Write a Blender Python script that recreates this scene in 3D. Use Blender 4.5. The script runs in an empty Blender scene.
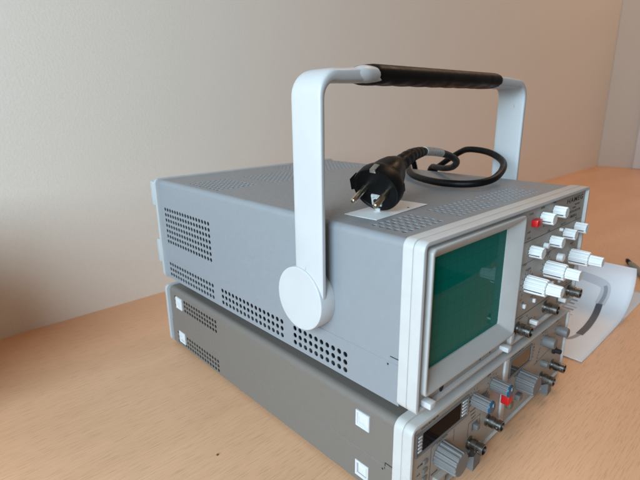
import bpy, bmesh, math, random
from mathutils import Vector, Matrix

random.seed(7)
S = bpy.context.scene
C = S.collection
PI = math.pi

# ------------------------------------------------------------------ camera
cam_d = bpy.data.cameras.new('camera')
cam = bpy.data.objects.new('camera', cam_d)
C.objects.link(cam)
cam_rot = Matrix(((0.7332566, 0.1983692, -0.6503725),
                  (-0.6798509, 0.1973897, -0.7062861),
                  (-0.0117286, 0.9600453, 0.2795988)))
cam.matrix_world = Matrix.Translation((-0.225216, -0.151579, 0.293203)) @ cam_rot.to_4x4()
cam_d.sensor_width = 36.0
cam_d.lens = 36.0 * 459.47 / 640.0
cam_d.clip_start = 0.01
cam_d.clip_end = 50.0
cam_d.dof.use_dof = True
cam_d.dof.focus_distance = 0.40
cam_d.dof.aperture_fstop = 11.0
S.camera = cam

# ------------------------------------------------------------------ world: a dim warm room
W = bpy.data.worlds.new('World')
S.world = W
W.use_nodes = True
wn, wl = W.node_tree.nodes, W.node_tree.links
bg = wn['Background']
tc = wn.new('ShaderNodeTexCoord')
sx = wn.new('ShaderNodeSeparateXYZ')
rmp = wn.new('ShaderNodeValToRGB')
mr = wn.new('ShaderNodeMapRange')
mr.inputs[1].default_value = -1.0
mr.inputs[2].default_value = 1.0
wl.new(tc.outputs['Generated'], sx.inputs[0])
wl.new(sx.outputs[2], mr.inputs[0])
wl.new(mr.outputs[0], rmp.inputs[0])
wl.new(rmp.outputs[0], bg.inputs[0])
e = rmp.color_ramp.elements
e[0].position = 0.30; e[0].color = (0.09, 0.07, 0.055, 1)
e[1].position = 0.62; e[1].color = (1.0, 0.76, 0.56, 1)
bg.inputs[1].default_value = 0.132


def area(name, loc, target, sx_, sy_, power, col):
    d = bpy.data.lights.new(name, 'AREA')
    d.shape = 'RECTANGLE'
    d.size, d.size_y = sx_, sy_
    d.energy = power
    d.color = col
    o = bpy.data.objects.new(name, d)
    C.objects.link(o)
    o.location = loc
    o.rotation_euler = (Vector(target) - Vector(loc)).to_track_quat('-Z', 'Y').to_euler()
    return o


area('window_light', (-1.60, -0.34, 0.78), (0.2, 0.30, 0.15), 1.2, 1.05, 62, (0.60, 0.81, 0.98))
area('ceiling_light', (1.75, 0.0, 2.1), (1.4, 0.2, 0.0), 0.8, 0.8, 16, (1.0, 0.66, 0.41))

S.view_settings.view_transform = 'Standard'
S.view_settings.look = 'None'
S.view_settings.exposure = 0.0
S.view_settings.gamma = 1.0


# ------------------------------------------------------------------ materials
def mat(name, col, rough=0.5, metal=0.0, noise=0.0, nscale=60.0, bump=0.0, bscale=400.0, spec=0.5, coat=0.0, scuff=0.0, sscale=55.0):
    m = bpy.data.materials.new(name)
    m.use_nodes = True
    n, l = m.node_tree.nodes, m.node_tree.links
    b = n['Principled BSDF']
    b.inputs['Base Color'].default_value = (*col, 1)
    b.inputs['Roughness'].default_value = rough
    b.inputs['Metallic'].default_value = metal
    b.inputs['Specular IOR Level'].default_value = spec
    b.inputs['Coat Weight'].default_value = coat
    b.inputs['Coat Roughness'].default_value = 0.06
    t = n.new('ShaderNodeTexCoord')
    if noise > 0:
        a = n.new('ShaderNodeTexNoise')
        a.inputs['Scale'].default_value = nscale
        a.inputs['Detail'].default_value = 6
        l.new(t.outputs['Object'], a.inputs['Vector'])
        r = n.new('ShaderNodeMapRange')
        r.inputs[1].default_value = 0.3
        r.inputs[2].default_value = 0.7
        r.inputs[3].default_value = 1 - noise
        r.inputs[4].default_value = 1 + noise
        l.new(a.outputs[0], r.inputs[0])
        mx = n.new('ShaderNodeVectorMath')
        mx.operation = 'SCALE'
        mx.inputs[0].default_value = col
        l.new(r.outputs[0], mx.inputs['Scale'])
        l.new(mx.outputs[0], b.inputs['Base Color'])
        r2 = n.new('ShaderNodeMapRange')
        r2.inputs[1].default_value = 0.3
        r2.inputs[2].default_value = 0.7
        r2.inputs[3].default_value = max(0.02, rough - 0.08)
        r2.inputs[4].default_value = min(1, rough + 0.1)
        l.new(a.outputs[0], r2.inputs[0])
        l.new(r2.outputs[0], b.inputs['Roughness'])
    if scuff > 0:
        q = n.new('ShaderNodeTexNoise')
        q.inputs['Scale'].default_value = sscale
        q.inputs['Detail'].default_value = 2
        mp = n.new('ShaderNodeMapping')
        mp.inputs['Scale'].default_value = (1.0, 1.9, 0.8)
        mp.inputs['Rotation'].default_value = (0.5, 0.3, 0.2)
        l.new(t.outputs['Object'], mp.inputs[0])
        l.new(mp.outputs[0], q.inputs['Vector'])
        th_ = n.new('ShaderNodeMapRange')
        th_.inputs[1].default_value = 0.735
        th_.inputs[2].default_value = 0.79
        th_.inputs[3].default_value = 0.0
        th_.inputs[4].default_value = scuff
        l.new(q.outputs[0], th_.inputs[0])
        mq = n.new('ShaderNodeMix')
        mq.data_type = 'RGBA'
        mq.inputs[7].default_value = (col[0] * .35, col[1] * .33, col[2] * .31, 1)
        if b.inputs['Base Color'].links:
            l.new(b.inputs['Base Color'].links[0].from_socket, mq.inputs[6])
        else:
            mq.inputs[6].default_value = (*col, 1)
        l.new(th_.outputs[0], mq.inputs[0])
        l.new(mq.outputs[2], b.inputs['Base Color'])
    if bump > 0:
        a2 = n.new('ShaderNodeTexNoise')
        a2.inputs['Scale'].default_value = bscale
        a2.inputs['Detail'].default_value = 3
        l.new(t.outputs['Object'], a2.inputs['Vector'])
        bp = n.new('ShaderNodeBump')
        bp.inputs['Strength'].default_value = bump
        bp.inputs['Distance'].default_value = 0.0006
        l.new(a2.outputs[0], bp.inputs['Height'])
        l.new(bp.outputs[0], b.inputs['Normal'])
    return m


M = {}
M['case'] = mat('grey_case_paint', (0.245, 0.258, 0.272), 0.46, noise=0.012, nscale=260, bump=0.10, bscale=1600)
M['case_old'] = mat('taupe_case_paint', (0.165, 0.142, 0.122), 0.5, noise=0.014, nscale=260, bump=0.10, bscale=1600)
M['surround'] = mat('grey_beige_plastic', (0.50, 0.485, 0.46), 0.42, noise=0.02, nscale=90, bump=0.06, bscale=900)
M['rear'] = mat('light_grey_plastic', (0.40, 0.41, 0.41), 0.45, noise=0.02, nscale=90)
M['steel'] = mat('bright_steel', (0.85, 0.85, 0.83), 0.3, metal=1.0)
M['dark'] = mat('dark_interior', (0.012, 0.012, 0.013), 0.8)
M['bezel'] = mat('off_white_plastic', (0.52, 0.505, 0.485), 0.42, scuff=0.4, sscale=80, noise=0.025, nscale=70, bump=0.08, bscale=700)
M['bezel_old'] = mat('aged_white_plastic', (0.52, 0.50, 0.47), 0.45, noise=0.035, nscale=70, bump=0.08, bscale=700)
M['panel'] = mat('warm_grey_panel', (0.36, 0.325, 0.285), 0.5, noise=0.03, nscale=90)
M['panel_old'] = mat('beige_grey_panel', (0.37, 0.32, 0.27), 0.5, noise=0.04, nscale=90)
M['knob'] = mat('white_knob_plastic', (0.80, 0.80, 0.78), 0.38, noise=0.02, nscale=120)
M['knob_mark'] = mat('dark_knob_line', (0.05, 0.05, 0.055), 0.5)
M['knob_grey'] = mat('grey_knob_plastic', (0.17, 0.162, 0.155), 0.5, noise=0.05, nscale=120)
M['blue'] = mat('blue_knob_cap', (0.010, 0.075, 0.14), 0.3)
M['white'] = mat('white_plastic', (0.6, 0.6, 0.59), 0.4, noise=0.03, nscale=60)
M['handle'] = mat('white_handle_paint', (0.52, 0.52, 0.515), 0.36, scuff=0.7, sscale=85, noise=0.025, nscale=40, bump=0.05, bscale=500)
M['red'] = mat('red_plastic', (0.62, 0.012, 0.015), 0.35)
M['ink'] = mat('black_ink', (0.012, 0.011, 0.010), 0.6)
M['ink_soft'] = mat('faded_ink', (0.16, 0.14, 0.125), 0.6)
M['nickel'] = mat('nickel_plating', (0.27, 0.26, 0.24), 0.3, metal=1.0, noise=0.12, nscale=200)
M['brass'] = mat('pin_metal', (0.62, 0.52, 0.40), 0.25, metal=1.0, noise=0.1, nscale=200)
M['rubber'] = mat('black_rubber', (0.0035, 0.0033, 0.0035), 0.40, spec=0.16, noise=0.2, nscale=150, bump=0.06, bscale=600)
M['grip'] = mat('black_grip', (0.004, 0.0036, 0.0036), 0.45, spec=0.15, noise=0.2, nscale=120, bump=0.1, bscale=500)
M['paper'] = mat('white_paper', (0.90, 0.90, 0.92), 0.7, noise=0.015, nscale=30)
_n, _l = M['paper'].node_tree.nodes, M['paper'].node_tree.links
_tr = _n.new('ShaderNodeBsdfTranslucent')
_tr.inputs[0].default_value = (0.88, 0.88, 0.90, 1)
_mx = _n.new('ShaderNodeMixShader')
_mx.inputs[0].default_value = 0.15
_l.new(_n['Principled BSDF'].outputs[0], _mx.inputs[1])
_l.new(_tr.outputs[0], _mx.inputs[2])
_l.new(_mx.outputs[0], _n['Material Output'].inputs[0])
M['label'] = mat('white_label_paper', (0.82, 0.82, 0.81), 0.6)
M['smoke'] = mat('smoked_window', (0.010, 0.005, 0.005), 0.16, spec=0.03)
M['brownwin'] = mat('brown_window', (0.03, 0.018, 0.012), 0.07, spec=0.9)
M['print'] = mat('grey_print', (0.34, 0.34, 0.36), 0.7)
M['print_soft'] = mat('pale_print', (0.60, 0.60, 0.63), 0.7)
M['print_dark'] = mat('dark_print', (0.10, 0.10, 0.11), 0.6)
M['cable_grey'] = mat('grey_cable_sheath', (0.20, 0.20, 0.17), 0.5)
M['olive'] = mat('olive_button', (0.16, 0.16, 0.10), 0.45)
M['tag'] = mat('cable_tag_film', (0.50, 0.50, 0.47), 0.3, noise=0.3, nscale=420)
M['crumb'] = mat('crumb_brown', (0.16, 0.06, 0.02), 0.7)


def wood():
    m = bpy.data.materials.new('beech_laminate')
    m.use_nodes = True
    n, l = m.node_tree.nodes, m.node_tree.links
    b = n['Principled BSDF']
    t = n.new('ShaderNodeTexCoord')

    def noise(scale, xyz, detail=5, dist=0.0):
        mp = n.new('ShaderNodeMapping')
        mp.inputs['Scale'].default_value = xyz
        a = n.new('ShaderNodeTexNoise')
        a.inputs['Scale'].default_value = scale
        a.inputs['Detail'].default_value = detail
        a.inputs['Distortion'].default_value = dist
        l.new(t.outputs['Object'], mp.inputs[0])
        l.new(mp.outputs[0], a.inputs['Vector'])
        return a.outputs[0]
    big = noise(5, (0.5, 2.2, 1), 4, 0.4)          # broad figure
    grain = noise(60, (0.3, 9, 1), 6, 0.2)        # long fibres along x
    fleck = noise(420, (0.13, 2.2, 1), 2, 0.0)     # beech flecks
    cr = n.new('ShaderNodeValToRGB')
    cr.color_ramp.elements[0].position = 0.32
    cr.color_ramp.elements[0].color = (0.63, 0.345, 0.19, 1)
    cr.color_ramp.elements[1].position = 0.68
    cr.color_ramp.elements[1].color = (0.77, 0.44, 0.255, 1)
    mx = n.new('ShaderNodeMix'); mx.data_type = 'FLOAT'; mx.inputs[0].default_value = 0.35
    l.new(big, mx.inputs[2]); l.new(grain, mx.inputs[3])
    l.new(mx.outputs[0], cr.inputs[0])
    fr = n.new('ShaderNodeMapRange')
    fr.inputs[1].default_value = 0.53; fr.inputs[2].default_value = 0.66
    fr.inputs[3].default_value = 1.0; fr.inputs[4].default_value = 0.83
    l.new(fleck, fr.inputs[0])
    sc = n.new('ShaderNodeVectorMath'); sc.operation = 'SCALE'
    l.new(cr.outputs[0], sc.inputs[0]); l.new(fr.outputs[0], sc.inputs['Scale'])
    l.new(sc.outputs[0], b.inputs['Base Color'])
    b.inputs['Roughness'].default_value = 0.36
    bp = n.new('ShaderNodeBump'); bp.inputs['Strength'].default_value = 0.12; bp.inputs['Distance'].default_value = 0.0005
    l.new(grain, bp.inputs['Height']); l.new(bp.outputs[0], b.inputs['Normal'])
    return m


def wallpaper(name, col):
    m = bpy.data.materials.new(name)
    m.use_nodes = True
    n, l = m.node_tree.nodes, m.node_tree.links
    b = n['Principled BSDF']
    t = n.new('ShaderNodeTexCoord')
    a = n.new('ShaderNodeTexNoise'); a.inputs['Scale'].default_value = 420; a.inputs['Detail'].default_value = 4
    v = n.new('ShaderNodeTexVoronoi'); v.inputs['Scale'].default_value = 330
    l.new(t.outputs['Object'], a.inputs['Vector']); l.new(t.outputs['Object'], v.inputs['Vector'])
    ad = n.new('ShaderNodeMath'); ad.operation = 'ADD'
    l.new(a.outputs[0], ad.inputs[0]); l.new(v.outputs['Distance'], ad.inputs[1])
    bp = n.new('ShaderNodeBump'); bp.inputs['Strength'].default_value = 0.09; bp.inputs['Distance'].default_value = 0.001
    l.new(ad.outputs[0], bp.inputs['Height']); l.new(bp.outputs[0], b.inputs['Normal'])
    c = n.new('ShaderNodeTexNoise'); c.inputs['Scale'].default_value = 300; c.inputs['Detail'].default_value = 3
    l.new(t.outputs['Object'], c.inputs['Vector'])
    r = n.new('ShaderNodeMapRange'); r.inputs[1].default_value = 0.3; r.inputs[2].default_value = 0.7
    r.inputs[3].default_value = 0.985; r.inputs[4].default_value = 1.012
    l.new(c.outputs[0], r.inputs[0])
    s = n.new('ShaderNodeVectorMath'); s.operation = 'SCALE'; s.inputs[0].default_value = col
    l.new(r.outputs[0], s.inputs['Scale']); l.new(s.outputs[0], b.inputs['Base Color'])
    b.inputs['Roughness'].default_value = 0.85
    return m


def crt_glass():
    m = bpy.data.materials.new('green_screen_glass')
    m.use_nodes = True
    n, l = m.node_tree.nodes, m.node_tree.links
    b = n['Principled BSDF']
    t = n.new('ShaderNodeTexCoord')
    sp = n.new('ShaderNodeSeparateXYZ')
    l.new(t.outputs['Object'], sp.inputs[0])

    def grid(sock, off):
        a = n.new('ShaderNodeMath'); a.operation = 'ADD'; a.inputs[1].default_value = off
        l.new(sock, a.inputs[0])
        d = n.new('ShaderNodeMath'); d.operation = 'DIVIDE'; d.inputs[1].default_value = 0.010
        l.new(a.outputs[0], d.inputs[0])
        f = n.new('ShaderNodeMath'); f.operation = 'PINGPONG'; f.inputs[1].default_value = 0.5
        l.new(d.outputs[0], f.inputs[0])
        c = n.new('ShaderNodeMath'); c.operation = 'LESS_THAN'; c.inputs[1].default_value = 0.035
        l.new(f.outputs[0], c.inputs[0])
        return c.outputs[0]
    gx = grid(sp.outputs[0], -0.0252)
    gz = grid(sp.outputs[2], -0.1163)
    mxm = n.new('ShaderNodeMath'); mxm.operation = 'MAXIMUM'
    l.new(gx, mxm.inputs[0]); l.new(gz, mxm.inputs[1])
    mix = n.new('ShaderNodeMix'); mix.data_type = 'RGBA'
    mix.inputs[6].default_value = (0.001, 0.158, 0.122, 1)
    mix.inputs[7].default_value = (0.001, 0.132, 0.101, 1)
    l.new(mxm.outputs[0], mix.inputs[0])
    l.new(mix.outputs[2], b.inputs['Base Color'])
    b.inputs['Roughness'].default_value = 0.035
    b.inputs['Specular IOR Level'].default_value = 0.12
    b.inputs['IOR'].default_value = 1.4
    return m


M['wood'] = wood()
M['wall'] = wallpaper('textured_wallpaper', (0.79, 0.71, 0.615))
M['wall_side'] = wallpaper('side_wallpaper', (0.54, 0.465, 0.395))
M['crt'] = crt_glass()


# ------------------------------------------------------------------ mesh building (all numbers in millimetres, z = 0 at the oscilloscope's lower front edge)
LIFT = 90.0


class MB:
    def __init__(self):
        self.v, self.f, self.s, self.m = [], [], [], []

    def add(self, verts, faces, smooth=False, mi=0, mtx=None):
        k = len(self.v)
        for p in verts:
            p = Vector(p)
            if mtx is not None:
                p = mtx @ p
            self.v.append(p)
        for f in faces:
            self.f.append([k + i for i in f])
            self.s.append(smooth)
            self.m.append(mi)
        return self

    def box(self, x0, x1, y0, y1, z0, z1, bev=0.0, seg=2, mi=0, mtx=None):
        if bev <= 0:
            v = [(x, y, z) for x in (x0, x1) for y in (y0, y1) for z in (z0, z1)]
            f = [(0, 1, 3, 2), (4, 6, 7, 5), (0, 4, 5, 1), (2, 3, 7, 6), (0, 2, 6, 4), (1, 5, 7, 3)]
            return self.add(v, f, False, mi, mtx)
        bm = bmesh.new()
        bmesh.ops.create_cube(bm, size=1.0)
        for q in bm.verts:
            q.co = Vector(((x0 + x1) / 2 + q.co.x * (x1 - x0), (y0 + y1) / 2 + q.co.y * (y1 - y0), (z0 + z1) / 2 + q.co.z * (z1 - z0)))
        bmesh.ops.bevel(bm, geom=list(bm.edges), offset=bev, segments=seg, profile=0.5, affect='EDGES')
        bm.verts.index_update()
        self.add([q.co.copy() for q in bm.verts], [[q.index for q in f.verts] for f in bm.faces], True, mi, mtx)
        bm.free()
        return self

    def loft(self, rings, cap0=True, cap1=True, smooth=True, mi=0, mtx=None, closed=True):
        n = len(rings[0])
        v, f = [], []
        for r in rings:
            v += [tuple(p) for p in r]
        for i in range(len(rings) - 1):
            for j in range(n if closed else n - 1):
                k = (j + 1) % n
                f.append((i * n + j, i * n + k, (i + 1) * n + k, (i + 1) * n + j))
        self.add(v, f, smooth, mi, mtx)
        if cap0:
            self.add(rings[0], [list(range(n))[::-1]], False, mi, mtx)
        if cap1:
            self.add(rings[-1], [list(range(n))], False, mi, mtx)
        return self

    def turned(self, prof, x, z, y0, n=32, flutes=0, depth=0.0, mi=0):
        """a body turned about an axis along -y: prof = [(distance out of the panel, radius, fluted 0/1)]"""
        rings = []
        for d, r, fl in prof:
            ring = []
            for j in range(n):
                a = 2 * PI * j / n
                rr = r
                if flutes and fl:
                    c = (a * flutes / (2 * PI)) % 1.0
                    if abs(c - 0.5) < 0.2:
                        rr -= depth * fl
                ring.append((x + rr * math.cos(a), y0 - d, z + rr * math.sin(a)))
            rings.append(ring)
        return self.loft(rings, smooth=(flutes == 0), mi=mi)

    def tube(self, pts, rad, n=12, mi=0, caps=True):
        pts = [Vector(p) for p in pts]
        rr = rad if isinstance(rad, (list, tuple)) else [rad] * len(pts)
        up = Vector((0, 0, 1))
        rings = []
        prev = None
        for i, p in enumerate(pts):
            t = (pts[min(i + 1, len(pts) - 1)] - pts[max(i - 1, 0)]).normalized()
            if prev is None:
                a = t.cross(up)
                if a.length < 0.01:
                    a = t.cross(Vector((1, 0, 0)))
            else:
                a = prev - t * prev.dot(t)
            a.normalize()
            prev = a
            b = t.cross(a)
            rings.append([p + a * rr[i] * math.cos(2 * PI * j / n) + b * rr[i] * math.sin(2 * PI * j / n) for j in range(n)])
        return self.loft(rings, caps, caps, True, mi)

    def build(self, name, mats, parent=None, bevel=0.0):
        me = bpy.data.meshes.new(name)
        vv = [(p.x / 1000, p.y / 1000, (p.z + LIFT) / 1000) for p in self.v]
        me.from_pydata(vv, [], self.f)
        if not isinstance(mats, (list, tuple)):
            mats = [mats]
        for m in mats:
            me.materials.append(m)
        me.polygons.foreach_set('use_smooth', self.s)
        me.polygons.foreach_set('material_index', self.m)
        bm = bmesh.new()
        bm.from_mesh(me)
        bmesh.ops.remove_doubles(bm, verts=bm.verts, dist=1e-7)
        bmesh.ops.recalc_face_normals(bm, faces=bm.faces)
        for ed in bm.edges:
            if len(ed.link_faces) == 2 and ed.calc_face_angle(0) > math.radians(38):
                ed.smooth = False
        bm.to_mesh(me)
        bm.free()
        o = bpy.data.objects.new(name, me)
        C.objects.link(o)
        if parent is not None:
            o.parent = parent
            o.matrix_parent_inverse = parent_world(parent).inverted()
        return o


def parent_world(p):
    m = Matrix.Translation(p.location)
    q = p.parent
    return m if q is None else parent_world(q) @ p.matrix_parent_inverse @ m


def thing(name, label, cat, loc, group=None):
    o = bpy.data.objects.new(name, None)
    o.empty_display_size = 0.02
    o.location = loc
    C.objects.link(o)
    return tag(o, label, cat, group)


def tag(o, label, cat, group=None):
    o['label'] = label
    o['category'] = cat
    if group:
        o['group'] = group
    return o


def rounded(x0, x1, z0, z1, r, n=5):
    """outline of a rounded rectangle in the x-z plane"""
    out = []
    for cx, cz, a0 in ((x1 - r, z1 - r, 0), (x0 + r, z1 - r, 90), (x0 + r, z0 + r, 180), (x1 - r, z0 + r, 270)):
        for i in range(n + 1):
            a = math.radians(a0 + 90 * i / n)
            out.append((cx + r * math.cos(a), cz + r * math.sin(a)))
    return out


def ring_frame(mb, x0, x1, z0, z1, r, lip, y0, y1, edge=0.8, inner_r=2.0):
    """a hollow frame whose front edge is eased, extruded from y0 (front) to y1"""
    n = 5
    def o(d, y): return [(x, y, z) for x, z in rounded(x0 + d, x1 - d, z0 + d, z1 - d, max(r - d, 0.3), n)]
    def i_(d, y): return [(x, y, z) for x, z in rounded(x0 + lip - d, x1 - lip + d, z0 + lip - d, z1 - lip + d, inner_r, n)]
    rings = [i_(0, y1), i_(0, y0 + edge * .5), i_(-0.0 + edge * .3, y0), o(edge, y0), o(edge * .3, y0 + edge * .3), o(0, y0 + edge), o(0, y1 - edge * .3), o(edge * .3, y1), i_(0, y1)]
    mb.loft(rings, False, False, True)


def plate(mb, P, u0, u1, v0, v1, inward, fields=()):
    """flat sheet u0..u1 x v0..v1 (P maps u,v to a point) with fields of real round holes (fu0,fu1,fv0,fv1,nu,nv,radius)"""
    us = sorted({u0, u1, *[q for f in fields for q in f[:2]]})
    vs = sorted({v0, v1, *[q for f in fields for q in f[2:4]]})
    for a, b in zip(us[:-1], us[1:]):
        for c, d in zip(vs[:-1], vs[1:]):
            mu, mv = (a + b) / 2, (c + d) / 2
            if any(f[0] < mu < f[1] and f[2] < mv < f[3] for f in fields):
                continue
            mb.add([P(a, c), P(b, c), P(b, d), P(a, d)], [(0, 1, 2, 3)])
    inw = Vector(inward)
    for fu0, fu1, fv0, fv1, nu, nv, rad in fields:
        du, dv = (fu1 - fu0) / nu, (fv1 - fv0) / nv
        for i in range(nu):
            for j in range(nv):
                cu, cv = fu0 + (i + .5) * du, fv0 + (j + .5) * dv
                outer, inner = [], []
                for k in range(16):
                    a = 2 * PI * k / 16
                    ca, sa = math.cos(a), math.sin(a)
                    t = 1 / max(abs(ca), abs(sa))
                    outer.append(P(cu + ca * t * du / 2, cv + sa * t * dv / 2))
                    inner.append(P(cu + ca * rad, cv + sa * rad))
                deep = [tuple(Vector(p) + inw * 0.7) for p in inner]
                vv = outer + inner + deep
                ff = []
                for k in range(16):
                    q = (k + 1) % 16
                    ff.append((k, q, 16 + q, 16 + k))
                    ff.append((16 + k, 16 + q, 32 + q, 32 + k))
                mb.add(vv, ff)


def text_into(mb, s, x, z, size, y, spacing=1.0, bold=False, width=None):
    """lettering as flat mesh on a front panel, baseline start at x, z; y is the panel's face"""
    cu = bpy.data.curves.new('lettering', 'FONT')
    cu.body = s
    cu.size = size
    cu.space_character = spacing
    cu.offset = 0.014 * size if bold else 0.0
    cu.resolution_u = 2
    ob = bpy.data.objects.new('lettering', cu)
    C.objects.link(ob)
    bpy.context.view_layer.update()
    me = ob.to_mesh()
    v = [p.co.copy() for p in me.vertices]
    f = [list(p.vertices) for p in me.polygons]
    k = 1.0
    if width and v:
        k = width / max(1e-6, max(p.x for p in v) - min(p.x for p in v))
    mb.add([(x + p.x * k, y - 0.12, z + p.y) for p in v], f)
    ob.to_mesh_clear()
    bpy.data.objects.remove(ob)
    bpy.data.curves.remove(cu)


def line_into(mb, x0, z0, x1, z1, w, y):
    d = Vector((x1 - x0, 0, z1 - z0))
    nrm = Vector((-d.z, 0, d.x)).normalized() * w / 2
    a, b = Vector((x0, y - 0.12, z0)), Vector((x1, y - 0.12, z1))
    mb.add([a - nrm, b - nrm, b + nrm, a + nrm], [(0, 1, 2, 3)])


# ------------------------------------------------------------------ the setting: table top and walls
mb = MB()
mb.box(-1500, 2420, -220, 700, -118, -90, 1.5)
table = mb.build('table', M['wood'])
table['kind'] = 'structure'
th = math.radians(0.9)
mb = MB()
def wallpt(x, d): return (x * math.cos(th) - d * math.sin(th), 547 + x * math.sin(th) + d * math.cos(th))
w0, w1, w2, w3 = wallpt(-1500, 0), wallpt(2700, 0), wallpt(2700, 60), wallpt(-1500, 60)
mb.add([(*w0, -800), (*w1, -800), (*w2, -800), (*w3, -800), (*w0, 2300), (*w1, 2300), (*w2, 2300), (*w3, 2300)],
       [(0, 1, 5, 4), (1, 2, 6, 5), (2, 3, 7, 6), (3, 0, 4, 7), (0, 3, 2, 1), (4, 5, 6, 7)])
wall = mb.build('wall', M['wall'])
wall['kind'] = 'structure'
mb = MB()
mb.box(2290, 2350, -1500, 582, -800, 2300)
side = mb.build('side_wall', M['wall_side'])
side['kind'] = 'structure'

# ------------------------------------------------------------------ oscilloscope
WD, HT, DP = 285.0, 123.2, 373.0
scope = thing('oscilloscope', 'light grey oscilloscope with green screen and white carrying handle on top of the stack', 'oscilloscope', (0.1425, 0.187, 0.081))

# case: perforated sheet metal with rounded long edges
bi, r = 1.4, 5.0
y0, y1 = 15.0, 374.0
zt = HT - 1.2
mb = MB()
side_fields_up = [(261.5, 367.5, 45.5, 91.5, 17, 7, 2.25)]
side_fields_lo = [(261.5, 367.5, 3.5, 23.5, 17, 3, 2.25), (142, 248, 3.5, 23.5, 16, 3, 2.25), (63.5, 130.5, 3.5, 23.5, 10, 3, 2.25)]
seam = 32.5
plate(mb, lambda u, v: (bi, u, v), y0, y1, seam, zt - r, (1, 0, 0), side_fields_up)
plate(mb, lambda u, v: (bi - .6, u, v), y0, y1, 1.0, seam - .5, (1, 0, 0), side_fields_lo)
mb.add([(bi - .6, y0, seam - .5), (bi - .6, y1, seam - .5), (bi, y1, seam), (bi, y0, seam)], [(0, 1, 2, 3)])
xr = WD - bi
plate(mb, lambda u, v: (xr, u, v), y0, y1, 1.0, zt - r, (-1, 0, 0))
top_fields = [(13.5, 62.5, 24.5, 57.5, 7, 5, 2.1), (81, 146, 24.5, 57.5, 9, 5, 2.1), (154, 226, 24.5, 57.5, 10, 5, 2.1),
              (11.5, 62.5, 258, 322, 8, 9, 2.1), (82, 146, 258, 322, 9, 9, 2.1), (160, 268, 284, 362, 16, 10, 2.1)]
plate(mb, lambda u, v: (u, v, zt), bi + r, xr - r, y0, y1, (0, 0, -1), top_fields)
for cx, a0 in ((bi + r, 180), (xr - r, 0)):
    rings = []
    for i in range(9):
        a = math.radians(a0 - 90 * i / 8 if a0 == 180 else a0 + 90 * i / 8)
        rings.append([(cx + r * math.cos(a), y0, zt - r + r * math.sin(a)), (cx + r * math.cos(a), y1, zt - r + r * math.sin(a))])
    mb.loft(rings, False, False, True, closed=False)
mb.add([(bi - .6, y0, 1), (xr, y0, 1), (xr, y1, 1), (bi - .6, y1, 1)], [(0, 1, 2, 3)])
mb.add([(bi, y1, 1), (xr, y1, 1), (xr, y1, zt - 1), (bi, y1, zt - 1)], [(0, 1, 2, 3)])
mb.box(bi + 7, xr - 7, y0 + 1, y1 - 1, 2.5, zt - 5.5, mi=1)
case = mb.build('case', [M['case'], M['dark']], scope)
# notch and screw hole of the side seam
mb = MB()
mb.box(1.15, 1.6, 16.2, 24.2, 36.2, 36.8)
mb.box(0.7, 1.2, 24.8, 26.4, 29.2, 31.0, 0.2, 1)
mb.build('seam_notch', M['dark'], case)

# front frame in two rings
mb = MB()
ring_frame(mb, 0, WD, 0, HT, 6.0, 3.0, 0.0, 7.8, 0.9)
ring_frame(mb, 0.1, WD - .1, 0.1, HT + .1, 6.0, 4.0, 8.5, 16.2, 0.6)
ring_frame(mb, 0.9, WD - .9, 0.9, HT - .7, 5.5, 3.6, 7.4, 8.9, 0.1)
mb.build('front_frame', M['bezel'], scope)
# rear frame
mb = MB()
ring_frame(mb, -3.6, WD + 3.6, 0.5, HT + .6, 6.0, 8.0, 373.4, 378.4, 1.0)
mb.box(-1, WD + 1, 374.6, 377.6, 4, HT - 4)
rear = mb.build('rear_frame', M['rear'], scope)
for zz in (105.5, 34.5):
    for xx in (-3.5, WD - 8.5):
        mb = MB()
        mb.box(xx - 1.0, xx + 13, 378, 386.5, zz - 15, zz + 15, 2.0, 3)
        mb.build('cord_post', M['rear'], rear)

# front panel
mb = MB()
mb.box(2.4, 10.5, 3.0, 6.5, 2.4, HT - 2.4)
mb.box(10.5, 137.5, 3.0, 6.5, 2.4, 14.5)
mb.box(10.5, 137.5, 3.0, 6.5, 115.0, HT - 2.4)
mb.box(137.5, WD - 2.4, 3.0, 6.5, 2.4, HT - 2.4)
panel = mb.build('front_panel', M['panel'], scope)

# screen surround: deep funnel round the tube
def rr(x0_, x1_, z0_, z1_, r_, y_): return [(x, y_, z) for x, z in rounded(x0_, x1_, z0_, z1_, r_, 5)]
mb = MB()
X0, X1, Z0, Z1 = 8.0, 140.0, 11.6, 117.6
mb.loft([rr(X0, X1, Z0, Z1, 4, 3.0), rr(X0, X1, Z0, Z1, 4, -0.4), rr(X0 + .3, X1 - .3, Z0 + .3, Z1 - .3, 4, -0.9), rr(X0 + 1.0, X1 - 1.0, Z0 + 1.0, Z1 - 1.0, 3.6, -1.2),
         rr(X0 + 2.6, X1 - 2.2, Z0 + 2.4, Z1 - 2.4, 3.2, -0.9), rr(21.8, 128.6, 22.6, 106.8, 1.6, 8.2), rr(21.8, 128.6, 22.6, 106.8, 1.6, 10.0)], False, False, True)
mb.box(136.6, 142.4, -0.8, 3.2, 2.6, 12.6, 0.4, 2)
surround = mb.build('screen_surround', M['surround'], scope)
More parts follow.
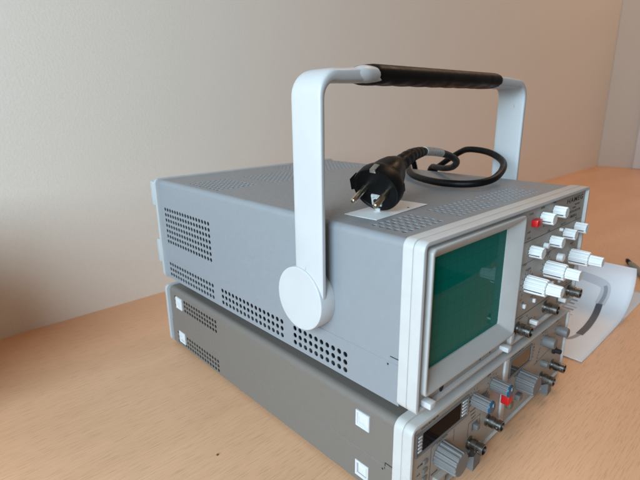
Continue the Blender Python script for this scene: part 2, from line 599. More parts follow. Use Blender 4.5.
# slightly domed tube face
mb = MB()
nx, nz = 20, 16
vv, ff = [], []
for i in range(nx + 1):
    for j in range(nz + 1):
        a, b = i / nx * 2 - 1, j / nz * 2 - 1
        vv.append((75.2 + a * 55, 9.4 - 0.9 * (1 - a * a) * (1 - b * b) * 0.6, 64.7 + b * 44))
for i in range(nx):
    for j in range(nz):
        ff.append((i * (nz + 1) + j, (i + 1) * (nz + 1) + j, (i + 1) * (nz + 1) + j + 1, i * (nz + 1) + j + 1))
mb.add(vv, ff, True)
mb.add([(20.2, 9.4, 20.7), (130.2, 9.4, 20.7), (130.2, 9.4, 108.7), (20.2, 9.4, 108.7), (20.2, 14, 20.7), (130.2, 14, 20.7), (130.2, 14, 108.7), (20.2, 14, 108.7)],
       [(0, 1, 5, 4), (1, 2, 6, 5), (2, 3, 7, 6), (3, 0, 4, 7), (4, 5, 6, 7)])
mb.build('screen', M['crt'], scope)

# lettering and printed lines
mb = MB()
YP = 3.0
text_into(mb, 'HAMEG', 234.0, 111.6, 6.6, YP, 1.15, True, 41)
text_into(mb, 'Instruments', 256, 107.6, 2.6, YP, 1.0, True)
text_into(mb, '20 MHz', 251, 104.6, 2.6, YP, 1.0, True)
text_into(mb, 'OSCILLOSCOPE', 243.5, 101.0, 2.8, YP, 1.0, True, 29)
text_into(mb, 'HM203-6', 247.0, 95.6, 4.0, YP, 1.0, True, 17)
for s, x, z in (('POWER', 152.5, 114.2), ('INTENS.', 175, 116.2), ('FOCUS', 200, 117.2), ('on/off', 153, 98.6), ('TR', 184, 98.2), ('X-MAG.', 198, 97.2),
                ('X-POS.', 154, 93.0), ('LEVEL', 196, 91.8), ('HOLD OFF', 226, 92.4), ('VAR.', 262, 92.6), ('Y-POS.I', 152, 69.6), ('AT/NORM', 183, 73), ('INVERT', 202, 69.5), ('CH I/II', 230, 70.8),
                ('VOLTS/DIV.', 158, 63.6), ('VOLTS/DIV.', 196, 68.0), ('TIME/DIV.', 258, 66.6), ('mV', 154, 37), ('CH.I', 158, 33.4), ('DUAL', 176, 33.6), ('ADD', 194, 34.5),
                ('AC', 172, 16), ('DC', 176, 12.4), ('GD', 190, 8.6), ('INP.CH.I', 156, 20.4 - 2.2), ('INP.CH.II', 214, 20.4 - 2.2), ('TRIG.', 262, 23.4)):
    text_into(mb, s, x, z, 2.3, YP, 1.0, True)
line_into(mb, 148, 91.2, 281, 91.2, 0.45, YP)
line_into(mb, 148, 21.4, 281, 21.4, 0.55, YP)
line_into(mb, 148, 71.5, 226, 71.5, 0.3, YP)
line_into(mb, 186, 44, 186, 21.4, 0.3, YP)
line_into(mb, 236, 44, 236, 21.4, 0.3, YP)
for cx, cz, rad in ((163.7, 51.2, 10.5), (203.8, 55.0, 10.5), (265, 53.2, 11)):
    for k in range(11):
        a = math.radians(-50 + k * 28)
        line_into(mb, cx + rad * math.cos(a), cz + rad * math.sin(a), cx + (rad + 2.0) * math.cos(a), cz + (rad + 2.0) * math.sin(a), 0.7, YP)
# marks under the screen: power emblem, tiny words
text_into(mb, 'POWER', 40.5, 7.6, 2.2, YP, 1.0, True)
for x in (90.5, 106.5):
    line_into(mb, x, 5.2, x, 9.2, 1.1, YP)
    line_into(mb, x - 1.6, 7.4, x + 1.6, 8.2, 0.6, YP)
mb.loft([[(35.0 + 2.6 * math.cos(2 * PI * k / 20), yy, 6.6 + 3.6 * math.sin(2 * PI * k / 20)) for k in range(20)] for yy in (3.1, 2.7)], False, True, False)
mb.build('panel_lettering', M['ink'], panel)


def fluted(mb, x, z, y, r_, L, n=18, depth=1.0):
    mb.turned([(0.4, r_, 1), (L - 1.0, r_ * 0.95, 1), (L - 0.25, r_ * 0.90, .6), (L, r_ * 0.82, 0)], x, z, y, n * 6, n, depth)


def knob(x, z, r_, L, m, parent, name='knob', y=3.0, n=11, mark=True):
    mb = MB()
    fluted(mb, x, z, y, r_, L, n)
    o = mb.build(name, m, parent)
    if mark:
        mb = MB()
        mb.box(x - r_ - .12, x - r_ + .35, y - L + 1.6, y - 0.8, z - 0.28, z + 0.28, mtx=None)
        a = Matrix.Translation((x, 0, z)) @ Matrix.Rotation(math.radians(-22), 4, 'Y') @ Matrix.Translation((-x, 0, -z))
        for p in mb.v:
            p.xyz = a @ p
        mb.build('pointer_line', M['knob_mark'], o)
    return o


for x, z in ((179.3, 108.2), (205.7, 109.8), (266.5, 83.8), (238.3, 82.7), (206.9, 81.5), (163.9, 81.2)):
    knob(x, z, 5.3, 11.2, M['knob'], scope)
for x, z, rot in ((265.0, 53.2, 0), (203.8, 55.2, 0), (163.7, 51.4, 0)):
    o = knob(x, z, 8.1, 18.0, M['knob'], scope, 'dual_knob', n=14)
    mb = MB()
    fluted(mb, x, z, 3.0 - 17.9, 5.2, 12.2, 11)
    mb.build('inner_knob', M['knob'], o)
for x, z, r_, L in ((193.2, 80.0, 2.6, 4.2), (230.7, 60.2, 4.2, 5.5), (226, 88.6, 1.6, 3)):
    mb = MB()
    mb.turned([(0, r_, 0), (L - .6, r_, 0), (L, r_ * .8, 0)], x, z, 3.0, 24)
    mb.build('small_button', M['knob'], scope)
mb = MB()
mb.box(158.4, 168.4, -2.4, 3.0, 103.9, 109.8, 0.7, 2)
mb.build('power_button', M['red'], scope)['label'] = 'small red power button'
for x, z in ((161.9, 30.2), (182.8, 29.6), (222, 36), (240, 33.5)):
    mb = MB()
    mb.box(x - 1.5, x + 1.5, 0.6, 3.0, z - 1.9, z + 1.9, 0.4, 2)
    mb.build('push_button', M['knob'], scope)
for x, z in ((247.2, 10.9), (180.5, 9.0)):
    mb = MB()
    mb.box(x - 4.0, x + 4.0, 2.4, 3.0, z - 2.6, z + 2.6, 0.2, 1, mi=1)
    mb.box(x - 1.2, x + 3.2, -4.4, 3.0, z - 1.9, z + 1.9, 0.6, 2)
    mb.build('slide_switch', [M['knob'], M['ink_soft']], scope)


def bnc(x, z, r_, L, parent, y=3.0):
    mb = MB()
    mb.turned([(0, r_ * 1.12, 0), (1.6, r_ * 1.12, 0), (1.61, r_ * .80, 0), (3.2, r_ * .80, 0), (3.21, r_ * 1.0, 0), (L * .55, r_ * 1.0, 0), (L * .56, r_ * .86, 0),
               (L * .72, r_ * .86, 0), (L * .73, r_ * .95, 0), (L, r_ * .93, 0), (L, r_ * .74, 0), (L * .45, r_ * .70, 0)], x, z, y, 28)
    for s in (-1, 1):
        mb.box(x + s * r_ * .95 - .9, x + s * r_ * .95 + .9, y - L * .86, y - L * .70, z - .9, z + .9, 0.3, 1)
    o = mb.build('signal_socket', M['nickel'], parent)
    mb = MB()
    mb.turned([(L * .44, r_ * .69, 0), (L * .5, r_ * .69, 0), (L * .5, r_ * .3, 0), (L * .9, r_ * .28, 0)], x, z, y, 20)
    mb.build('socket_insert', M['dark'], o)
    return o


for x, z in ((213.2, 13.2), (272.5, 13.2), (154.8, 11.2)):
    bnc(x, z, 5.4, 12.6, scope)
mb = MB()
mb.box(9.6, 16.4, -5.0, 3.0, 3.6, 8.2, 0.6, 2)
mb.build('mains_button', M['white'], scope)
mb = MB()
mb.box(122.8, 129.6, -5.0, 3.0, 1.8, 6.2, 0.6, 2)
mb.build('mode_button', M['white'], scope)
for x in (22, WD - 22):
    for y in (40, 345):
        mb = MB()
        mb.box(x - 10, x + 10, y - 10, y + 10, -9.7, 1.2, 1.5, 2)
        mb.build('foot', M['dark'], scope)

# carrying handle: one bent strap, grip and two hinge discs
hp = []                                  # path in x-z with (x, z, normal angle, half thickness)
HXl, HXr, HZ, HR = -8.8, WD + 8.8, 223.4, 15.0
path = [(HXl, 56, 0, 2.7), (HXl, 120, 0, 2.7), (HXl, HZ - HR - 4, 0, 2.8)]
for k in range(9):
    a = math.radians(90 * k / 8)
    path.append((HXl + HR - HR * math.cos(a), HZ - HR + HR * math.sin(a), a, 2.9 + 1.9 * k / 8))
path += [(12, HZ, PI / 2, 4.9), (26, HZ + .8, PI / 2, 5.1), (60, HZ + 1.6, PI / 2, 5.2), (142.5, HZ + 2, PI / 2, 5.2)]
path += [(WD - x, z, PI - a, t_) for x, z, a, t_ in path[:-1][::-1]]
YC, YH = 94.5, 15.4
rings = []
for x, z, a, t_ in path:
    nx_, nz_ = -math.cos(a), math.sin(a)
    ring = []
    for k in range(24):
        q = 2 * PI * k / 24
        c, s_ = math.cos(q), math.sin(q)
        e1 = math.copysign(abs(c) ** 0.35, c)
        e2 = math.copysign(abs(s_) ** 0.5, s_)
        ring.append((x + nx_ * t_ * e2, YC + YH * e1, z + nz_ * t_ * e2))
    rings.append(ring)
mb = MB()
mb.loft(rings, True, True, True)
handle = mb.build('handle', M['handle'], scope)
# white tongues that run into the grip
for sgn in (0,):
    mb = MB()
    rings = []
    for k in range(25):
        u = k / 24
        x = 14 + 46 * u
        w = math.sqrt(max(0.0, 1 - (max(0, u - .35) / .65) ** 2)) * (0.05 + 0.95 * math.sin(PI / 2 * min(1, u / .55)) ** 1.3)
        rings.append([((x if sgn == 0 else WD - x), 83.5 + 6.4 * w * math.cos(2 * PI * j / 20), HZ + 1.6 + 6.5 * w * math.sin(2 * PI * j / 20)) for j in range(20)])
    mb.loft(rings, True, True, True)
    mb.build('grip_tongue', M['handle'], handle)
rings = []
n = 60
for k in range(n + 1):
    u = k / n
    x = 46.0 + (WD - 92) * u
    endf = min(1.0, math.sqrt(max(0.0, 1 - (1 - min(u, 1 - u) * 26) ** 2))) if min(u, 1 - u) * 26 < 1 else 1.0
    endf = 0.55 + 0.45 * endf
    ring = []
    for j in range(28):
        q = 2 * PI * j / 28
        c, s_ = math.cos(q), math.sin(q)
        dz = 7.7 * endf
        wave = 0.0
        if s_ < -0.2:
            wave = 0.8 * max(0, -s_) * (0.5 + 0.5 * math.cos((x - 42) * 2 * PI / 23))
            if not (60 < x < WD - 60):
                wave = 0
        ring.append((x, YC + 16.3 * (0.8 + .2 * endf) * math.copysign(abs(c) ** .7, c), HZ + 2.2 + (dz - wave) * math.copysign(abs(s_) ** .75, s_)))
    rings.append(ring)
mb = MB()
mb.loft(rings, True, True, True)
mb.build('grip', M['grip'], handle)
for xa, xb in ((1.3, -12.8), (WD - 1.3, WD + 12.8)):
    rings = []
    for x, r_ in ((xa, 26.0), (xb + math.copysign(1.2, -xb if xb < 0 else -1), 26.0), (xb + math.copysign(.3, -xb if xb < 0 else -1), 25.6), (xb, 24.9)):
        rings.append([(x, 104.5 + r_ * math.cos(2 * PI * k / 56), 58.8 + r_ * math.sin(2 * PI * k / 56)) for k in range(56)])
    mb = MB()
    mb.loft(rings, True, True, True)
    mb.build('hinge_disc', M['handle'], handle)

# ------------------------------------------------------------------ lower bench instrument
lower = thing('bench_instrument', 'flat taupe grey bench instrument with two plug-in modules at the bottom of the stack', 'test instrument', (0.1425, 0.187, 0.0))
LX0, LX1, LZ0, LZ1 = -1.7, 283.3, -87.0, -9.8
mb = MB()
bx0, bx1, bt, bb = LX0 + 1.4, LX1 - 1.4, LZ1 - 1.4, LZ0 + 1.2
r = 6.0
lf = [(260.5, 362.0, -36.0, -19.0, 17, 3, 2.1), (260.5, 362.0, -84.5, -67.5, 17, 3, 2.1)]
seam = -55.0
plate(mb, lambda u, v: (bx0, u, v), y0, y1, seam, bt - r, (1, 0, 0), lf[:1])
plate(mb, lambda u, v: (bx0 - .5, u, v), y0, y1, bb, seam - .5, (1, 0, 0), lf[1:])
mb.add([(bx0 - .5, y0, seam - .5), (bx0 - .5, y1, seam - .5), (bx0, y1, seam), (bx0, y0, seam)], [(0, 1, 2, 3)])
plate(mb, lambda u, v: (bx1, u, v), y0, y1, bb, bt - r, (-1, 0, 0))
plate(mb, lambda u, v: (u, v, bt), bx0 + r, bx1 - r, y0, y1, (0, 0, -1))
for cx, a0 in ((bx0 + r, 180), (bx1 - r, 0)):
    rings = []
    for i in range(9):
        a = math.radians(a0 - 90 * i / 8 if a0 == 180 else a0 + 90 * i / 8)
        rings.append([(cx + r * math.cos(a), y0, bt - r + r * math.sin(a)), (cx + r * math.cos(a), y1, bt - r + r * math.sin(a))])
    mb.loft(rings, False, False, True, closed=False)
mb.add([(bx0 - .5, y0, bb), (bx1, y0, bb), (bx1, y1, bb), (bx0 - .5, y1, bb)], [(0, 1, 2, 3)])
mb.add([(bx0, y1, bb), (bx1, y1, bb), (bx1, y1, bt - 1), (bx0, y1, bt - 1)], [(0, 1, 2, 3)])
mb.box(bx0 + 7, bx1 - 7, y0 + 1, y1 - 1, bb + 2.5, bt - 5.5, mi=1)
lcase = mb.build('case', [M['case_old'], M['dark']], lower)
mb = MB()
mb.box(bx0 - .2, bx0 + .3, 16.2, 24.4, -52.3, -51.6)
mb.box(bx0 - .65, bx0 - .15, 23.8, 24.4, -57.0, -55.4)
mb.box(bx0 - .2, bx0 + .3, 23.8, 24.4, -55.0, -52.3)
mb.box(bx0 - .7, bx0 - .2, 25.4, 26.8, -59.0, -57.4, 0.2, 1)
mb.build('seam_notch', M['dark'], lcase)
mb = MB()
ring_frame(mb, LX0, LX1, LZ0, LZ1, 6.5, 3.0, 0.7, 8.4, 1.6)
ring_frame(mb, LX0 + .1, LX1 - .1, LZ0 + .1, LZ1 + .1, 7.5, 4.0, 9.1, 16.6, 0.7)
ring_frame(mb, LX0 + .9, LX1 - .9, LZ0 + .9, LZ1 - .9, 6.5, 3.6, 8.2, 9.5, 0.1)
mb.build('front_frame', M['bezel_old'], lower)
mb = MB()
ring_frame(mb, LX0 - 2.6, LX1 + 2.6, LZ0 + .2, LZ1 + .3, 6.0, 8.0, 373.0, 377.6, 1.0)
mb.box(LX0, LX1, 374.4, 376.8, LZ0 + 4, LZ1 - 4)
mb.build('rear_frame', M['rear'], lower)
# snap-in clips on the side: square rim round a shallow pyramid
def clip(yc, zc, h, m):
    mb = MB()
    o_ = [(yc - h, zc - h), (yc + h, zc - h), (yc + h, zc + h), (yc - h, zc + h)]
    def sq(k, x): return [(x, yc + (a - yc) * k, zc + (b - zc) * k) for a, b in o_]
    mb.loft([sq(1, bx0 + .6), sq(1, bx0 - 1.2), sq(.93, bx0 - 1.7), sq(.78, bx0 - 1.6), sq(.68, bx0 - .3), sq(.30, bx0 - 1.3)], False, True, False)
    mb.build('side_clip', m, lower)
for yc in (46.4, 348.2):
    for zc in (-27.2, -73.4):
        clip(yc, zc, 6.9 if yc < 100 else 7.4, M['white'])
for x in (18, LX1 - 18):
    for y in (30, 345):
        mb = MB()
        mb.box(x - 9, x + 9, y - 9, y + 9, -90, LZ0 + 1, .8, 2)
        mb.build('foot', M['dark'], lower)
for x in (82, 232):
    mb = MB()
    mb.add([(x - 4, -6, -89.9), (x + 9, -5, -89.9), (x + 9, 9, -89.9), (x - 4, 9, -89.9),
            (x - 3, -5.5, -76), (x + 8.5, -4, -74.5), (x + 9, 9, -86), (x - 4, 9, -86)],
           [(0, 3, 2, 1), (4, 5, 6, 7), (0, 1, 5, 4), (1, 2, 6, 5), (2, 3, 7, 6), (3, 0, 4, 7)])
    mb.build('tilt_foot', M['knob_grey'], lower)

mb = MB()
mb.box(LX0 + 2.4, LX1 - 2.4, 3.0, 6.5, LZ0 + 2.4, LZ1 - 2.4)
mb.box(LX0 + 3.4, 135.2, 2.7, 3.4, LZ0 + 4.0, LZ1 - 4.0, 0.2, 1)
mb.box(143.4, LX1 - 3.4, 2.7, 3.4, LZ0 + 4.0, LZ1 - 4.0, 0.2, 1)
lpanel = mb.build('front_panel', M['panel_old'], lower)
mb = MB()
mb.box(135.4, 143.2, 0.9, 3.2, LZ0 + 3.2, LZ1 - 3.4, 0.6, 2)
mb.build('module_divider', M['bezel_old'], lower)
YL = 2.7
# module windows
def window(xa, xb, za, zb, m, name):
    mb = MB()
    ring_frame(mb, xa, xb, za, zb, 1.5, 1.6, YL - 1.0, YL + .4, 0.4, 0.8)
    w_ = mb.build(name, M['knob_grey'], lower)
    mb = MB()
    mb.box(xa + 1, xb - 1, YL - .3, YL + .2, za + 1, zb - 1)
    mb.build('window_pane', m, w_)
    return w_
w_ = window(5.4, 77.0, -39.0, -19.0, M['knob_grey'], 'display_window')
mb = MB()
mb.box(14.6, 64.6, YL - .7, YL - .2, -36.0, -21.6)
mb.build('digit_pane', M['smoke'], w_)
for xa, xb in ((8.4, 12.8), (67.4, 74.2)):
    for k in range(5):
        z = -35.4 + k * 3.0
        mb = MB()
        mb.box(xa, xb, YL - 1.0, YL - .2, z, z + 1.5, 0.2, 1)
        mb.build('unit_bar', M['white'], w_)
window(147.2, 193.5, -37.6, -18.4, M['brownwin'], 'display_window')

# lettering
mb = MB()
text_into(mb, 'DIGITAL MULTIMETER', 12, -17.6, 2.2, YL, 1.0, True)
text_into(mb, 'FUNCTION GENERATOR', 150, -17.2, 2.2, YL, 1.0, True)
line_into(mb, 26.5, -41.8, 26.5, -83, 0.4, YL)
line_into(mb, 26.5, -41.8, 33, -39.9, 0.4, YL)
line_into(mb, 58, -41.8, 58, -53, 0.4, YL)
for k, s in enumerate(('OHM', 'mA', 'mV', 'V', 'A')):
    text_into(mb, s, 9.4, -49.6 - k * 7.4, 2.8, YL, 1.0, True)
text_into(mb, 'FUNCTION', 33, -42.2, 2.6, YL, 1.0, True, 15)
text_into(mb, 'RANGE', 28.5, -68.4, 2.6, YL, 1.0, True)
for k, s in enumerate(('kHz', 'MHz', 'ms', 's')):
    text_into(mb, s, 78.6, -24.6 - k * 4.0, 2.6, YL, 1.0, True)
text_into(mb, 'TRIGGER', 80.5, -39.5, 2.4, YL, 1.0, True)
text_into(mb, 'OFFSET', 82.5, -43.6, 2.4, YL, 1.0, True)
text_into(mb, 'INPUT', 84.6, -47.4, 2.4, YL, 1.0, True)
for x0_, x1_, z0_, z1_ in ((80.6, 99.5, -63, -49.5),):
    line_into(mb, x0_, z0_, x0_, z1_, .4, YL); line_into(mb, x1_, z0_, x1_, z1_, .4, YL)
    line_into(mb, x0_, z1_, x1_, z1_, .4, YL)
for cx, cz, rad in ((85.0, -27.6, 8), (117, -28, 8), (224, -27.4, 8), (259, -28.2, 7.5)):
    for k in range(9):
        a = math.radians(-40 + k * 32.5)
        line_into(mb, cx + rad * math.cos(a), cz + rad * math.sin(a), cx + (rad + 1.8) * math.cos(a), cz + (rad + 1.8) * math.sin(a), 0.6, YL)
for k in range(5):
    text_into(mb, ('Hz', 'kHz', 'x10', 'x1', 'dB')[k], 197.5, -22.5 - k * 3.4, 2.3, YL, 1.0, True)
    text_into(mb, ('20', '200', '2k', '20k', '2M')[k], 213.0 - k, -34 - k * 3.0, 2.1, YL, 1.0, True)
line_into(mb, 205, -47.5, 246, -43.4, .45, YL)
text_into(mb, 'AMPLITUDE', 215, -16.6, 2.2, YL, 1.0, True)
text_into(mb, 'OFFSET', 250, -16.6, 2.2, YL, 1.0, True)
text_into(mb, 'OUTPUT', 236, -62, 2.4, YL, 1.0, True)
text_into(mb, 'FREQUENCY', 160, -41.6, 2.4, YL, 1.0, True)
text_into(mb, 'LEVEL', 106, -17, 2.3, YL, 1.0, True)
text_into(mb, 'GATE', 104, -38.6, 2.3, YL, 1.0, True)
mb.build('panel_lettering', M['ink'], lpanel)

mb = MB()
fluted(mb, 40.2, -53.6, YL, 10.4, 18.4, 15, 0.9)
ko = mb.build('selector_knob', M['knob_grey'], lower)
mb = MB()
fluted(mb, 173.6, -49.6, YL, 10.4, 17.0, 15, 0.9)
mb.build('selector_knob', M['knob_grey'], lower)
for x, z in ((85.0, -27.6), (117.0, -28.0)):
    mb = MB()
    fluted(mb, x, z, YL, 5.7, 15.6, 11, 0.7)
    o = mb.build('capped_knob', M['knob_grey'], lower)
    mb = MB()
    mb.turned([(15.4, 5.5, 0), (16.3, 5.4, 0), (16.9, 4.6, 0)], x, z, YL, 32)
    cp = mb.build('knob_cap', M['blue'], o)
    mb = MB()
    mb.box(x - .4, x + .4, YL - 17.1, YL - 16.7, z + .6, z + 3.4)
    mb.build('cap_line', M['white'], cp)
for x, z, r_, L in ((224.1, -27.4, 5.9, 11.4), (259, -28.3, 5.4, 10.8), (224.4, -53.0, 3.5, 7.0)):
    mb = MB()
    mb.turned([(0, r_ * .98, 0), (.5, r_, 0), (L - 1.2, r_ * .95, 0), (L - .3, r_ * .86, 0), (L, r_ * .7, 0)], x, z, YL, 36)
    mb.build('small_knob', M['knob_grey'], lower)
for x, z in ((84.4, -69.8), (114.6, -63.4), (227.3, -70.9), (254.6, -67.4)):
    bnc(x, z, 5.2, 13.6, lower, YL)
mb = MB()
mb.box(133.6, 142.2, -6.0, 1.4, -55.0, -46.4, 0.7, 2)
mb.build('power_button', M['red'], lower)['label'] = 'red power button between the modules'
mb = MB()
mb.box(149.4, 156.4, -1.6, 3.0, -69.6, -63.6, 0.7, 2)
mb.build('push_button', M['olive'], lower)['label'] = 'olive push button'
mb = MB()
mb.box(167.2, 175.0, -2.0, 3.0, -69.4, -63.2, 0.7, 2)
mb.build('push_button', M['knob_grey'], lower)
for x, z in ((90.6, -56.2), (103.0, -33.8)):
    mb = MB()
    mb.box(x - 5, x + 5, 2.2, 2.9, z - 3.4, z + 3.4, .2, 1, mi=1)
    mb.box(x - 2.4, x + 2.4, -1.6, 2.8, z - 2.6, z + 2.6, .5, 2)
    mb.build('slide_switch', [M['knob_grey'], M['ink_soft']], lower)
mb = MB()
mb.turned([(0, 4.2, 0), (2.2, 4.2, 0), (2.2, 2.6, 0), (7.6, 2.6, 0), (8.2, 2.0, 0)], 253.6, -49.4, YL, 28)
mb.build('toggle_switch', M['dark'], lower)
mb = MB()
ring_frame(mb, 31.0, 66.0, -84.0, -71.0, 1.2, 2.2, -1.6, 2.9, .4, .6)
mb.box(35, 44, -.8, 2.9, -81.8, -73.4, .5, 2)
mb.box(47, 49.4, 1.2, 2.9, -77.6, -75.2, .3, 1)
mb.box(54, 56.4, 1.2, 2.9, -77.6, -75.2, .3, 1)
mb.build('key_block', M['panel_old'], lower)
for k in range(4):
    mb = MB()
    mb.box(16.4, 21.4, 1.4, 2.9, -50.4 - k * 7.6, -46.8 - k * 7.6, .4, 2)
    mb.build('range_key', M['knob_grey'], lower)

# ------------------------------------------------------------------ paper slip on the case under the plug
mb = MB()
T = zt + .15
mb.add([(25.8, 92.6, T), (28.0, 61.6, T), (100.2, 67.0, T + .25), (97.6, 98.4, T + .2), (25.8, 92.6, T + .25), (28.0, 61.6, T + .25), (100.2, 67.0, T + .5), (97.6, 98.4, T + .45)],
       [(0, 1, 2, 3), (4, 5, 6, 7), (0, 1, 5, 4), (1, 2, 6, 5), (2, 3, 7, 6), (3, 0, 4, 7)])
mb.add([(76.6, 69.2, T + .75), (78.6, 69.4, T + .75), (78.4, 71.2, T + .75), (76.4, 71.0, T + .75)], [(0, 1, 2, 3)], mi=1)
tag(mb.build('paper_label', [M['label'], M['ink']]), 'white rectangular paper label lying on the oscilloscope lid under the black plug', 'label')

# ------------------------------------------------------------------ mains lead with its plug
def bez(pts, n=14):
    """smooth curve through the points"""
    out = []
    pts = [Vector(p) for p in pts]
    for i in range(len(pts) - 1):
        p0, p1, p2, p3 = pts[max(i - 1, 0)], pts[i], pts[i + 1], pts[min(i + 2, len(pts) - 1)]
        for k in range(n):
            t = k / n
            out.append(0.5 * ((2 * p1) + (p2 - p0) * t + (2 * p0 - 5 * p1 + 4 * p2 - p3) * t * t + (3 * p1 - p0 - 3 * p2 + p3) * t ** 3))
    out.append(pts[-1])
    return out


lead = thing('power_cord', 'black mains cord with two-pin earthed plug coiled on the oscilloscope lid', 'power cord', (0.0433, 0.0764, 0.2132))
ax = Vector((-0.8921, -0.1570, -0.4237)).normalized()      # the way the pins point
px_ = Vector((0.2156, -0.9720, -0.0938)); px_ = (px_ - ax * px_.dot(ax)).normalized()
py_ = ax.cross(px_)
po = Vector((43.3, 76.4, 140.6))
def PL(u, v, w): return po + px_ * u + py_ * v + ax * w
def prof_ring(w, a, b, flat, n=48, p=2.0):
    out = []
    for k in range(n):
        q = 2 * PI * k / n
        c, s_ = math.cos(q), math.sin(q)
        x = a * math.copysign(abs(c) ** (2 / p), c)
        y = b * math.copysign(abs(s_) ** (2 / p), s_)
        if abs(y) < flat[1] and abs(x) > a - flat[0]:
            x = math.copysign(a - flat[0], x)
        out.append(PL(x, y, w))
    return out
mb = MB()
nf = (0, 0)
body_rings = [prof_ring(-.8, 17.0, 17.0, nf), prof_ring(0.0, 18.0, 18.0, nf), prof_ring(0.4, 19.3, 18.6, nf), prof_ring(-1.2, 20.0, 18.9, nf), prof_ring(-8, 20.0, 18.9, nf),
              prof_ring(-12, 19.0, 17.6, nf), prof_ring(-15, 16.4, 15.2, nf), prof_ring(-17, 14.6, 14.6, nf, p=2.6), prof_ring(-24, 12.4, 13.4, nf, p=2.8), prof_ring(-32, 9.8, 11.2, nf, p=2.8), prof_ring(-38, 7.4, 8.2, nf, p=2.4), prof_ring(-40, 5.0, 5.0, nf)]
mb.loft(body_rings, True, True, True)
# side grip rails
for s in (-1, 1):
    bxm = [PL(s * 19.0 + a, b, w) for w in (-1.0, -11) for a, b in ((-4, -5), (0.6, -3.2), (0.6, 3.2), (-4, 5))]
    mb.add(bxm, [(0, 1, 2, 3), (7, 6, 5, 4), (0, 4, 5, 1), (1, 5, 6, 2), (2, 6, 7, 3), (3, 7, 4, 0)])
plug = mb.build('plug', M['rubber'], lead)
for s in (-1, 1):
    mb = MB()
    pts, rad = [], []
    for w, r_ in ((-2, 2.4), (17.2, 2.4), (18.3, 2.1), (18.9, 1.4), (19.1, .5)):
        pts.append(PL(s * 9.5, 0, w)); rad.append(r_)
    mb.tube(pts, rad, 16)
    mb.build('pin', M['brass'], plug)
# earth contacts: bright clip at the rim, metal-lined hole in the face
for s in (-1, 1):
    mb = MB()
    vv = [PL(a, s * b, w) for w in (.9, -7) for a, b in ((-2.6, 16.4), (2.6, 16.4), (2.2, 19.3), (-2.2, 19.3))]
    mb.add(vv, [(0, 1, 2, 3), (7, 6, 5, 4), (0, 4, 5, 1), (1, 5, 6, 2), (2, 6, 7, 3), (3, 7, 4, 0)])
    mb.build('earth_clip', M['steel'], plug)
mb = MB()
vv = [PL(a, b, w) for w in (-1.2, .9) for a, b in ((-4.2, -4.6), (4.2, -4.6), (4.2, -14), (-4.2, -14))]
mb.add(vv, [(0, 1, 2, 3), (7, 6, 5, 4), (0, 4, 5, 1), (1, 5, 6, 2), (2, 6, 7, 3), (3, 7, 4, 0)])
o = mb.build('earth_socket', M['tag'], plug)
mb = MB()
mb.tube([PL(0, -10.2, -1.4), PL(0, -10.2, 1.1)], 2.6, 18)
mb.build('socket_hole', M['dark'], o)

Hh = HT
def h(x, y, z): return (x, y, Hh + z)
cable = bez([h(76, 82.5, 32), h(100, 86.5, 38.5), h(124, 91, 40), h(150, 99, 37.8), h(178, 106, 33.8), h(205, 110, 27.2), h(227, 118, 19.5), h(245, 134, 11.2), h(262, 156, 6.2), h(280, 178, 4.0), h(296, 196, 0), h(304, 210, -22),
             h(304, 222, -20), h(296, 225, 6), h(278, 222, 12), h(240, 192, 8), h(203, 158, 4.4), h(180, 112, 4.2), h(186, 80, 4.8), h(206, 66, 8), h(236, 70, 14.5), h(262, 84, 21), h(280, 110, 27),
             h(288, 138, 28), h(293, 154, 23), h(296, 178, 8), h(299, 194, -6), h(302, 210, -40), h(306, 240, -90), h(312, 300, -190), h(330, 360, -209), h(360, 430, -209)], 14)
mb = MB()
mb.tube(cable, 3.6, 14)
mb.build('cable', M['rubber'], lead)
mb = MB()
ss = cable[:27]
mb.tube(ss, [7.2 - 2.9 * k / 26 + (0.35 if (k // 2) % 2 else 0) for k in range(27)], 16)
mb.build('strain_relief', M['rubber'], lead)
mb = MB()
mb.tube(cable[30:56], 4.1, 16)
o = mb.build('cable_tag', M['tag'], lead)

# ------------------------------------------------------------------ printed sheets beside the instruments
def cat(prof, n):
    pr = bez([(x, 0, z) for x, z in prof], n)
    return [(p.x, p.z) for p in pr]
prof = cat([(322, -88.5), (345, -89.2), (375, -89.2), (405, -89.0), (430, -88.8), (452, -88.0), (470, -85.8), (485, -81.0), (497, -74), (506, -64.5), (511, -54), (512.5, -43), (511, -31), (505, -19)], 8)
mb = MB()
vv, ff = [], []
NY = 24
for i, (x, z) in enumerate(prof):
    for j in range(NY + 1):
        y = -8 + 210 * j / NY
        lift = 0.0
        vv.append((x, y, z))
n1 = NY + 1
for i in range(len(prof) - 1):
    for j in range(NY):
        ff.append((i * n1 + j, (i + 1) * n1 + j, (i + 1) * n1 + j + 1, i * n1 + j + 1))
mb.add(vv, ff, True)
sheet = mb.build('printed_sheet', M['paper'])
tag(sheet, 'upper white sheet with grey handle picture, its far end curling up off the table', 'paper sheet', 'paper sheets beside the instruments')
md = sheet.modifiers.new('thickness', 'SOLIDIFY')
md.thickness = 0.0002
md.offset = -1

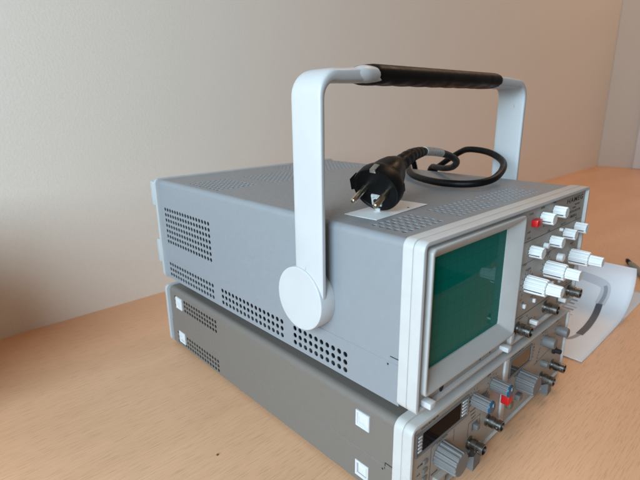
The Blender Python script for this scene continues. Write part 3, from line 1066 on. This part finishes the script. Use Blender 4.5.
# arc-length lookup so that the print lies on the sheet
acc = [0.0]
for a, b in zip(prof[:-1], prof[1:]):
    acc.append(acc[-1] + math.hypot(b[0] - a[0], b[1] - a[1]))
def on_sheet(s, y, off=0.35):
    s = max(0.01, min(acc[-1] - .01, s))
    for i in range(len(acc) - 1):
        if acc[i + 1] >= s:
            t = (s - acc[i]) / (acc[i + 1] - acc[i])
            a, b = prof[i], prof[i + 1]
            dx, dz = b[0] - a[0], b[1] - a[1]
            L = math.hypot(dx, dz)
            return (a[0] + dx * t - dz / L * off, y, a[1] + dz * t + dx / L * off)
def band(mb, pts, w, off, mi=0):
    """a printed band of width w along (arc length, y) points"""
    q = [p for p in bez([(a, b, 0) for a, b in pts], 10)]
    L, R = [], []
    for i, p in enumerate(q):
        t = (q[min(i + 1, len(q) - 1)] - q[max(i - 1, 0)]).normalized()
        ww = w(i / (len(q) - 1)) if callable(w) else w
        nn = Vector((-t.y, t.x, 0)) * ww / 2
        L.append(on_sheet(p.x + nn.x, p.y + nn.y, off)); R.append(on_sheet(p.x - nn.x, p.y - nn.y, off))
    v = L + R
    n = len(L)
    mb.add(v, [(i, i + 1, n + i + 1, n + i) for i in range(n - 1)], True, mi)
mb = MB()
band(mb, [(210, 75), (207, 50), (204, 34), (200, 27), (188, 25), (170, 26)], 13.0, 0.30, 0)
band(mb, [(210, 75), (207, 50), (204, 33), (199, 26.5), (187, 24.5), (170, 26)], 5.0, 0.45, 1)
band(mb, [(170, 26), (145, 23), (119, 20.5), (95, 19), (71, 19)], 8.5, 0.60, 2)
band(mb, [(71, 19.5), (60, 21), (50, 25), (44, 34)], 5.0, 0.45, 1)
for k in range(12):
    s = 172 - k * 8.0
    y = 52 + (k % 3) * 2.5 - k * 1.0
    band(mb, [(s, y), (s + .5, y + 9 + 4 * (k % 2)), (s, y + 20 + 5 * ((k * 7) % 3))], 3.0 if k % 4 else 4.4, 0.45, 1 if k % 3 else 0)
mb.build('printed_picture', [M['print_soft'], M['print'], M['print_dark']], sheet)

mb = MB()
prof2 = [(324 + 297 * i / 20, -89.6 + 0.25 * math.sin(i * .5)) for i in range(21)]
vv, ff = [], []
for x, z in prof2:
    vv += [(x, -7.0 + (x - 324) * -0.004, z), (x, 95, z), (x, 203, z)]
for i in range(20):
    for j in range(2):
        ff.append((i * 3 + j, (i + 1) * 3 + j, (i + 1) * 3 + j + 1, i * 3 + j + 1))
mb.add(vv, ff, True)
sheet2 = mb.build('paper_sheet', M['paper'])
tag(sheet2, 'lower white sheet lying flat on the table beneath the curled sheet', 'paper sheet', 'paper sheets beside the instruments')
md = sheet2.modifiers.new('thickness', 'SOLIDIFY')
md.thickness = 0.0002
md.offset = 1

# grey test lead behind the sheet
probe = thing('test_lead', 'short grey test lead lying on the table behind the curled sheet', 'test lead', (0.715, 0.02, 0.0))
mb = MB()
mb.tube([(746, 52, -84), (735, 45.5, -84), (734.5, 45, -84), (690, 18, -84), (660, 0, -84.2), (659, -1, -84.2), (610, -32, -84.5)], [3.4, 4.2, 5.4, 5.6, 5.6, 4.2, 4.0], 16)
mb.build('cable', M['cable_grey'], probe)
mb = MB()
mb.tube([(746, 52, -84.5), (753, 57, -83), (758, 60, -82)], [4.4, 4.2, 2.6], 12)
mb.build('clip_tip', M['rubber'], probe)

mb = MB()
mb.tube([(-66.5, 157.5, -90), (-65.8, 157.2, -88.9)], [1.1, .6], 8)
tag(mb.build('crumb', M['crumb']), 'tiny brown crumb on the bare table left of the instruments', 'crumb')

# pale upright panel standing against the far side wall
mb = MB()
mb.box(2262, 2289.5, -420, 430, -89.5, 420, 3, 2)
pn = mb.build('panel_board', M['white'])
tag(pn, 'pale upright board against the side wall at the far right end', 'board')

# added shadow caster, out of view on the left: darkens the wall's foot
mb = MB()
mb.box(-560, -300, 345, 530, -89.8, 110, 4, 2)
mb.box(-563, -297, 342, 533, 92, 112, 3, 2)
tag(mb.build('shade_box', M['case_old']), 'unseen lidded box added left of the instruments to shade the foot of the wall', 'box')
